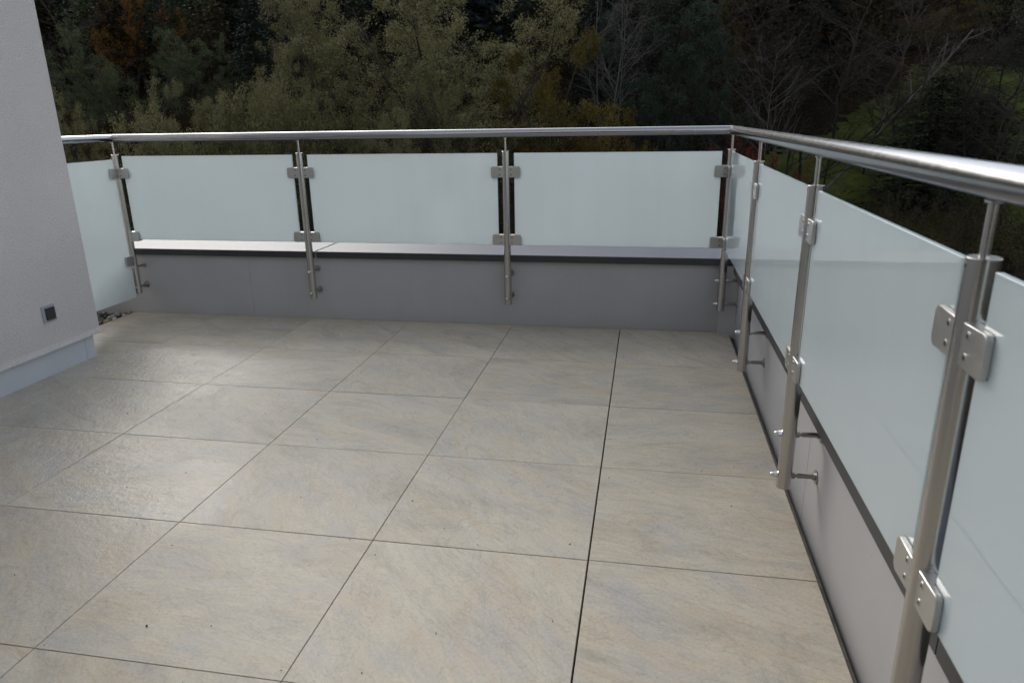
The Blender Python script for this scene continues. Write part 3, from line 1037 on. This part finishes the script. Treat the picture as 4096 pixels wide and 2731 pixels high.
def conifer(seed, n_wh=26, per=7, needle=9, lw=0.16, size=0.016):
    R = np.random.RandomState(seed)
    br = [(np.array([[0, 0, z] for z in np.linspace(0, 1, 6)]), np.linspace(0.012, 0.001, 6), 0)]
    V = []
    for w_ in range(n_wh):
        z = 0.08 + 0.9 * (w_ / n_wh) + R.uniform(-.01, .01)
        L = lw * (1.02 - z) ** 0.8 * R.uniform(.8, 1.15) + 0.008
        for q in range(per):
            a = R.uniform(0, 2 * np.pi)
            d = np.array([np.cos(a), np.sin(a), 0])
            t = np.linspace(0, 1, 5)
            pts = np.array([0, 0, z]) + d * (t * L)[:, None] + np.array([0, 0, 1]) * (0.04 * t - 0.30 * t * t)[:, None] * L * 1.2
            br.append((pts, np.linspace(0.0015, 0.0004, 5), 2))
            m_ = max(2, int(needle * L / lw * 1.6))
            tt = R.uniform(0.15, 1.0, m_)
            c = np.array([0, 0, z]) + d * (tt * L)[:, None] + np.array([0, 0, 1]) * (0.04 * tt - 0.30 * tt * tt)[:, None] * L * 1.2
            c += R.normal(0, 0.006, c.shape)
            sd = np.array([-d[1], d[0], 0])
            aa = d * R.uniform(.2, 1, (m_, 1)) + sd * R.uniform(-1, 1, (m_, 1)) + np.array([0, 0, 1]) * R.uniform(-.9, .05, (m_, 1))
            aa /= np.linalg.norm(aa, axis=1)[:, None]
            bb = np.cross(aa, R.normal(0, 1, (m_, 3))); bb /= np.linalg.norm(bb, axis=1)[:, None]
            s = size * R.uniform(.6, 1.3, (m_, 1))
            V.append(np.stack([c - aa * s, c - bb * s * .33, c + aa * s, c + bb * s * .33], 1).reshape(-1, 3))
    V = np.concatenate(V)
    F = np.arange(len(V), dtype=np.int32).reshape(-1, 4)
    return br, V, F

LIB = {}
# kind: (seed, grow arguments, crown width / height, leaves per twig, leaf half length, aspect, hang, jitter, leaf material, bark, smallest twig)
KINDS = {
    "willow": (10, dict(stems=6, spread0=0.75, length=0.92, r0=0.010, kids=(9, 7, 6), ratio=(0.42, 0.5, 0.5), angle=(0.6, 0.7, 0.7), wander=0.10, up=0.06, start=0.2), 1.0, 28, 0.0044, 0.36, 0.4, 0.0095, "leaf_willow", "bark"),
    "green": (20, dict(stems=4, spread0=0.6, length=0.9, r0=0.011, kids=(9, 7, 6), ratio=(0.45, 0.5, 0.5), angle=(0.7, 0.7, 0.7), start=0.15), 0.95, 24, 0.0050, 0.5, 0.1, 0.011, "leaf_green", "bark"),
    "dark": (30, dict(stems=2, spread0=0.2, length=0.95, r0=0.010, kids=(14, 8, 5), ratio=(0.34, 0.5, 0.5), angle=(1.1, 0.8, 0.7), start=0.12), 0.62, 24, 0.0044, 0.6, 0.3, 0.010, "leaf_dark", "bark_dark"),
    "maple": (110, dict(stems=2, spread0=0.3, length=0.92, r0=0.010, kids=(12, 7, 5), ratio=(0.40, 0.5, 0.5), angle=(1.1, 0.8, 0.8), up=0.03, start=0.12), 0.85, 20, 0.0056, 0.75, 0.0, 0.015, "leaf_yellow", "bark"),
    "yellow": (40, dict(stems=3, spread0=0.5, length=0.92, r0=0.009, kids=(12, 7, 5), ratio=(0.40, 0.5, 0.5), angle=(1.1, 0.8, 0.8), up=0.03, start=0.1), 0.95, 18, 0.0066, 0.75, 0.0, 0.018, "leaf_yellow", "bark"),
    "orange": (50, dict(stems=3, spread0=0.4, length=0.9, r0=0.010, kids=(10, 7, 5), ratio=(0.38, 0.5, 0.5), angle=(0.9, 0.8, 0.8), start=0.12), 0.8, 20, 0.0052, 0.7, 0.0, 0.016, "leaf_orange", "bark_dark"),
    "bare": (60, dict(stems=1, spread0=0.08, length=0.98, r0=0.009, kids=(18, 9, 6), ratio=(0.40, 0.5, 0.5), angle=(0.85, 0.7, 0.7), wander=0.07, up=0.05, start=0.2), 0.6, 0.7, 0.0045, 0.7, 0.0, 0.012, "leaf_brown", "bark"),
    "fan": (70, dict(stems=1, spread0=0.03, length=0.98, r0=0.006, kids=(28, 6, 4), ratio=(0.62, 0.34, 0.4), angle=(0.85, 0.5, 0.6), wander=0.045, up=0.015, start=0.08), 0.95, 0, 0, 0, 0, 0, None, "bark_pale"),
    "forked": (140, dict(stems=3, spread0=0.16, length=1.0, r0=0.010, kids=(10, 8, 5), ratio=(0.32, 0.5, 0.5), angle=(0.6, 0.7, 0.7), wander=0.05, up=0.06, start=0.35), 0.5, 0.8, 0.0045, 0.7, 0.0, 0.012, "leaf_brown", "bark_pale"),
    "lean": (130, dict(stems=1, spread0=0.0, length=1.35, r0=0.012, kids=(9, 6, 4), ratio=(0.22, 0.5, 0.5), angle=(0.7, 0.7, 0.7), wander=0.03, up=0.0, start=0.35, lean=(0.85, 0.1), taper=0.35), None, 0, 0, 0, 0, 0, None, "bark_dark"),
    "bush": (80, dict(stems=10, spread0=0.75, length=0.8, r0=0.007, kids=(7, 6, 5), ratio=(0.5, 0.5, 0.5), angle=(0.6, 0.7, 0.7), start=0.1), 1.1, 16, 0.0075, 0.45, 0.2, 0.02, "leaf_willow", "bark"),
    "thicket": (120, dict(stems=18, spread0=0.9, length=0.85, r0=0.005, kids=(7, 6, 4), ratio=(0.45, 0.5, 0.5), angle=(0.5, 0.7, 0.7), start=0.1), 1.3, 4, 0.0075, 0.6, 0.0, 0.02, "leaf_brown", "bark"),
    "redbush": (100, dict(stems=10, spread0=0.7, length=0.85, r0=0.006, kids=(6, 5, 4), ratio=(0.5, 0.5, 0.5), angle=(0.6, 0.7, 0.7), start=0.1), 1.2, 9, 0.0085, 0.7, 0.0, 0.02, "leaf_red", "bark_dark"),
}
def lib(kind, variant):
    key = (kind, variant)
    if key in LIB: return LIB[key]
    if kind == "spruce":
        br, LV, LF = conifer(90 + variant, 52, 11, 22, 0.19, 0.0085)
        bark, leaf = M["bark_dark"], M["needles"]
        wr = None
    else:
        sd, kw, wr, per, size, asp, hang, jit, lf, bk = KINDS[kind]
        br = grow(sd + variant, **kw)
        P = np.concatenate([b[0] for b in br])
        top = np.percentile(P[:, 2], 99.5)
        if wr is not None:
            cx = [(np.percentile(P[:, a], 2) + np.percentile(P[:, a], 98)) / 2 for a in (0, 1)]
            wdt = [np.percentile(P[:, a], 98) - np.percentile(P[:, a], 2) for a in (0, 1)]
            for b in br:
                # bring crown to width wr and over the stem base, leaving the base at the origin
                for a in (0, 1):
                    b[0][:, a] = (b[0][:, a] - cx[a] * np.clip(b[0][:, 2] / top, 0, 1)) * wr / wdt[a]
        for b in br: b[0][:, 2] /= top
        bark = M[bk]
        if kind == "bare" and variant == 0: bark = M["bark_dark"]
        if kind == "lean" and variant == 1: bark = M["bark_pale"]
        leaf = None
        LV = None
        if per > 0:
            LV, LF = leaves(br, per, size, asp, sd + variant, 3, jit, hang)
            leaf = M[lf]
    V, F = tubes(br, 0.0005)
    tm = np_mesh("trunk", V, F, [bark])
    tm.polygons.foreach_set("use_smooth", [True] * len(tm.polygons))
    cm = np_mesh("crown", LV, LF, [leaf]) if LV is not None else None
    allp = LV if LV is not None and kind not in ("bare", "forked") else V
    zt = float(np.percentile(allp[:, 2], 99.7))
    wd = float(np.percentile(allp[:, 0], 98) - np.percentile(allp[:, 0], 2))
    LIB[key] = (tm, cm, zt, wd)
    return LIB[key]

def pix_dir(px, py):
    """direction through a pixel of the 2352-wide picture"""
    k = 4096 / 2352
    return CR * ((px * k - 2048) / 2842.2) - CU * ((py * k - 1365.5) / 2842.2) + _f

def tree(kind, variant, px, top, dist, width_px, label, cat="tree", name=None, rz=None, group=None):
    d = pix_dir(px, top)
    t = (dist - CAM.y) / d.y
    P = CAM + d * t
    gz = terrain(P.x, P.y)
    H = max(2.0, P.z - gz)
    tm, cm, zt, wd = lib(kind, variant)
    sz = H / zt
    sx = (width_px / (2842.2 / (4096 / 2352))) * (dist - CAM.y) / wd
    root = empty(name or (kind + "_tree"), (P.x, P.y, gz - 0.05))
    root.rotation_euler = (0, 0, rz if rz is not None else rnd.uniform(-0.4, 0.4))
    root.scale = (sx, sx, sz)
    tag(root, label, cat, group)
    put("trunk", tm, root)
    if cm: put("crown", cm, root)
    return root

G1 = "trees on the slope beyond the railing"
T_ = tree
# big olive willows across the middle
T_("willow", 0, 1090, -60, 34, 560, "huge olive green tree with a wide dome crown in the middle of the picture", name="willow_tree", group=G1)
T_("willow", 1, 800, -30, 37, 390, "tall olive green tree left of the biggest one, rising above the second railing post", name="willow_tree", group=G1)
T_("willow", 2, 690, 112, 31, 350, "rounded olive tree standing in front of the dark spruces, above the leftmost full panel", name="willow_tree", group=G1)
T_("willow", 0, 455, 185, 29, 330, "low olive shrub-like tree just above the rail beside the dark spruces", name="willow_tree", rz=2.0, group=G1)
T_("willow", 1, 120, 190, 29, 270, "olive tree peeping out beside the upper house wall edge", name="willow_tree", rz=1.0, group=G1)
T_("bush", 0, 610, 195, 28, 300, "small grey green bush above the rail between two olive trees", "bush", "bush", group=G1)
T_("bush", 1, 340, 250, 27, 280, "thin light green bush just above the left part of the rail", "bush", "bush", group=G1)
T_("willow", 2, 950, 160, 30, 380, "olive tree with a lower crown in front of the biggest tree", name="willow_tree", rz=2.6, group=G1)
T_("green", 0, 300, 62, 42, 300, "broad mid green tree behind the left end of the rail", name="broadleaf_tree", group=G1)
T_("green", 1, 485, 92, 44, 200, "smaller round green tree with a yellowish top left of the spruces", name="broadleaf_tree", group=G1)
T_("green", 1, 190, 130, 44, 130, "green tree close to the house wall edge", name="broadleaf_tree", rz=2.0, group=G1)
T_("orange", 0, 265, -75, 53, 190, "rusty orange autumn tree at the upper left", name="autumn_tree", group=G1)
T_("bare", 1, 150, -60, 46, 260, "leafless brownish tree touching the top of the house wall", name="bare_tree", group=G1)
for k, (px, top, d, wd) in enumerate(((565, -40, 44, 120), (630, -10, 42, 110), (520, 20, 58, 100), (690, -120, 50, 150), (1390, -200, 46, 130))):
    T_("spruce", k % 2, px, top, d, wd, ["dark spruce directly left of the tall olive trees", "dark spruce half hidden behind the tall olive tree", "slim spruce behind the small round green tree",
       "tall dark spruce between the tall olive tree and the top edge", "black green spruce behind the forked pale trunk"][k], name="spruce_tree", group=G1)
# yellow maple at the right of the willows
T_("maple", 0, 1280, 55, 33, 260, "yellow green autumn tree at the right side of the biggest olive tree", name="maple_tree", group=G1)
T_("yellow", 1, 1370, 235, 31, 240, "low tree with orange yellow leaves just above the rail right of the middle", name="maple_tree", group=G1)
T_("forked", 0, 1405, -80, 36, 150, "bare tree with a pale trunk that forks high up right of the yellow tree", name="forked_tree", rz=0.2, group=G1)
T_("dark", 0, 1530, -70, 38, 250, "dark green leafy tree right of the forked bare trunk", name="alder_tree", group=G1)
T_("dark", 1, 1600, 40, 35, 190, "dark small leaved tree above the railing corner", name="alder_tree", group=G1)
T_("dark", 0, 1470, 170, 33, 140, "low dark leafy tree just above the rail left of the corner", name="alder_tree", rz=2.2, group=G1)
T_("yellow", 0, 1690, -40, 52, 110, "golden leaved tree high above the railing corner", name="maple_tree", group=G1)
T_("fan", 0, 1780, 60, 33, 250, "bare young tree with fine fan shaped twigs right of the corner", name="bare_tree", group=G1)
T_("bare", 0, 1885, -60, 38, 220, "tall bare tree left of the meadow", name="bare_tree", group=G1)
T_("bare", 1, 1720, -40, 42, 230, "bare tree behind the fan shaped young tree", name="bare_tree", group=G1)
T_("bare", 0, 1925, 120, 35, 150, "dark bare trunk standing at the left edge of the meadow", name="bare_tree", rz=2.0, group=G1)
T_("lean", 0, 1765, 165, 33, 190, "dark trunk leaning to the right across the meadow", name="leaning_tree", rz=0.0, group=G1)
T_("lean", 1, 1880, 60, 34, 190, "long pale trunk leaning to the right over the meadow", name="leaning_tree", rz=0.05, group=G1)
T_("spruce", 0, 2170, 175, 34, 210, "short dark spruce in front of the meadow at the right", name="spruce_tree", group=G1)
T_("spruce", 1, 2260, 215, 40, 190, "low spruce in front of the right edge of the meadow", name="spruce_tree", group=G1)
T_("bare", 1, 2120, -60, 40, 230, "bare tree behind the short dark spruce", name="bare_tree", rz=1.1, group=G1)
T_("bare", 0, 2230, -80, 36, 260, "bare tree near the right edge of the picture", name="bare_tree", rz=2.9, group=G1)
T_("bare", 1, 2340, -40, 34, 220, "bare tree at the right edge of the picture", name="bare_tree", rz=3.3, group=G1)
T_("yellow", 1, 2130, 20, 60, 200, "olive yellow tree on the slope above the meadow", name="maple_tree", group=G1)
T_("orange", 0, 1960, 100, 62, 170, "rusty leaved tree at the upper end of the meadow", name="autumn_tree", group=G1)
T_("dark", 1, 2320, 30, 44, 200, "dark leafy tree at the upper right corner", name="alder_tree", group=G1)
T_("redbush", 0, 1690, 300, 27, 190, "dark red leaved bush below the rail at the corner", "bush", "red_bush", group=G1)
T_("redbush", 1, 1800, 365, 26, 150, "small dark red bush below the rail right of the corner", "bush", "red_bush", group=G1)
more = [(1580, -60, 47, 240, "behind the dark alders over the corner"), (1660, 60, 40, 200, "just left of the fan shaped young tree"), (1830, 150, 36, 150, "between the fan shaped tree and the meadow"),
        (1960, -80, 44, 240, "high above the middle of the meadow"), (2010, 180, 39, 160, "thin and standing in the middle of the meadow"), (2060, -20, 50, 240, "on the upper edge of the meadow"),
        (2110, 130, 32, 170, "in front of the short dark spruce"), (2190, 10, 34, 240, "with wide crown right of the pale leaning trunk"), (2290, 150, 31, 200, "low and twiggy above the right rail"),
        (1800, -30, 45, 220, "tall and grey behind the fan shaped tree"), (1500, -40, 42, 220, "behind the forked pale trunk"), (2380, 100, 33, 240, "cut by the right edge of the picture")]
for k, (px, top, d, wd, s_) in enumerate(more):
    T_("bare", k % 2, px, top, d, wd, "leafless tree " + s_, name="bare_tree", rz=0.7 * k, group=G1)
# thickets along the foot of the slope, below rail height
tk = [(230, 330, 26, 260), (430, 345, 27, 260), (640, 335, 26, 260), (830, 340, 27, 280), (1010, 330, 28, 270), (1190, 335, 26, 270), (1370, 330, 27, 260), (1540, 320, 28, 240),
      (1900, 430, 27, 240), (2040, 430, 26, 260), (2180, 410, 25, 280), (2320, 440, 25, 280), (2450, 420, 24, 300), (2240, 520, 21, 280), (2400, 540, 20, 260)]
side = ["under the left end of the rail", "left of the second post", "at the second post", "between the second and third post", "left of the third post", "right of the third post",
        "under the orange leaves", "left of the corner post", "behind the pale leaning trunk", "at the foot of the meadow", "under the short spruce", "near the right edge",
        "beyond the right edge", "behind the tall right post", "below the rail at the far right"]
for k, ((px, top, d, wd), s_) in enumerate(zip(tk, side)):
    T_("thicket", k % 2, px, top, d, wd, "brown leafless thicket " + s_, "thicket", "thicket", rz=rnd.uniform(0, 6), group="thickets at the foot of the slope")

# far wood on the hillside, one mass
def far_wood():
    R = np.random.RandomState(5)
    lo = []
    for k in range(3):
        br, V, F = conifer(300 + k, 24, 7, 9, 0.15, 0.017)
        tv, tf = tubes(br[:1], 0.001)
        lo.append((V, F, tv, tf, 0 if k < 2 else 1))
    for k in range(3):
        br = grow(320 + k, stems=2, spread0=0.2, length=0.9, r0=0.012, kids=(9, 5, 0), levels=2, ratio=(0.4, 0.5, 0.5), angle=(0.8, 0.8, 0.8), start=0.15)
        lv_ = leaves(br, 22, 0.013, 0.7, 320 + k, 2, 0.035)
        tv, tf = tubes([b for b in br if b[2] < 1], 0.001)
        lo.append((lv_[0], lv_[1], tv, tf, (2, 3, 4)[k]))
    Vs, Fs, Ms = [], [], []
    base = 0
    for k in range(330):
        y = (56 if k % 2 else 50) + 82 * R.uniform(0, 1) ** 1.2
        x = R.uniform(-1.15, 0.62) * (y + 8) + 2
        if meadow_mask(x, y - 4): continue
        far_left = x < -25
        c = R.randint(0, 3) if R.rand() < 0.62 else R.randint(3, 6)
        if c == 4 and R.rand() < 0.5: c = 1
        V, F, tv, tf, mi = lo[c]
        H = R.uniform(11, 17) if c < 3 else R.uniform(8, 12)
        W_ = H * R.uniform(1.0, 1.5)
        a = R.uniform(0, 6.28)
        Rm = np.array([[math.cos(a), -math.sin(a), 0], [math.sin(a), math.cos(a), 0], [0, 0, 1]])
        off = np.array([x, y, terrain(x, y) - 0.1])
        for P, Q, m_ in ((V, F, mi), (tv, tf, 5)):
            Vs.append((P @ Rm.T) * np.array([W_, W_, H]) + off)
            Fs.append(Q + base); base += len(P)
            Ms.append(np.full(len(Q), m_, dtype=np.int32))
    me = np_mesh("far_wood", np.concatenate(Vs), np.concatenate(Fs).astype(np.int32),
                 [M["needles"], M["needles_blue"], M["leaf_dark"], M["leaf_brown"], M["leaf_green"], M["bark_dark"]], np.concatenate(Ms))
    tag(link(bpy.data.objects.new("far_wood", me)), "dark mixed forest covering the hillside behind the single trees", "forest", kind="stuff")
far_wood()
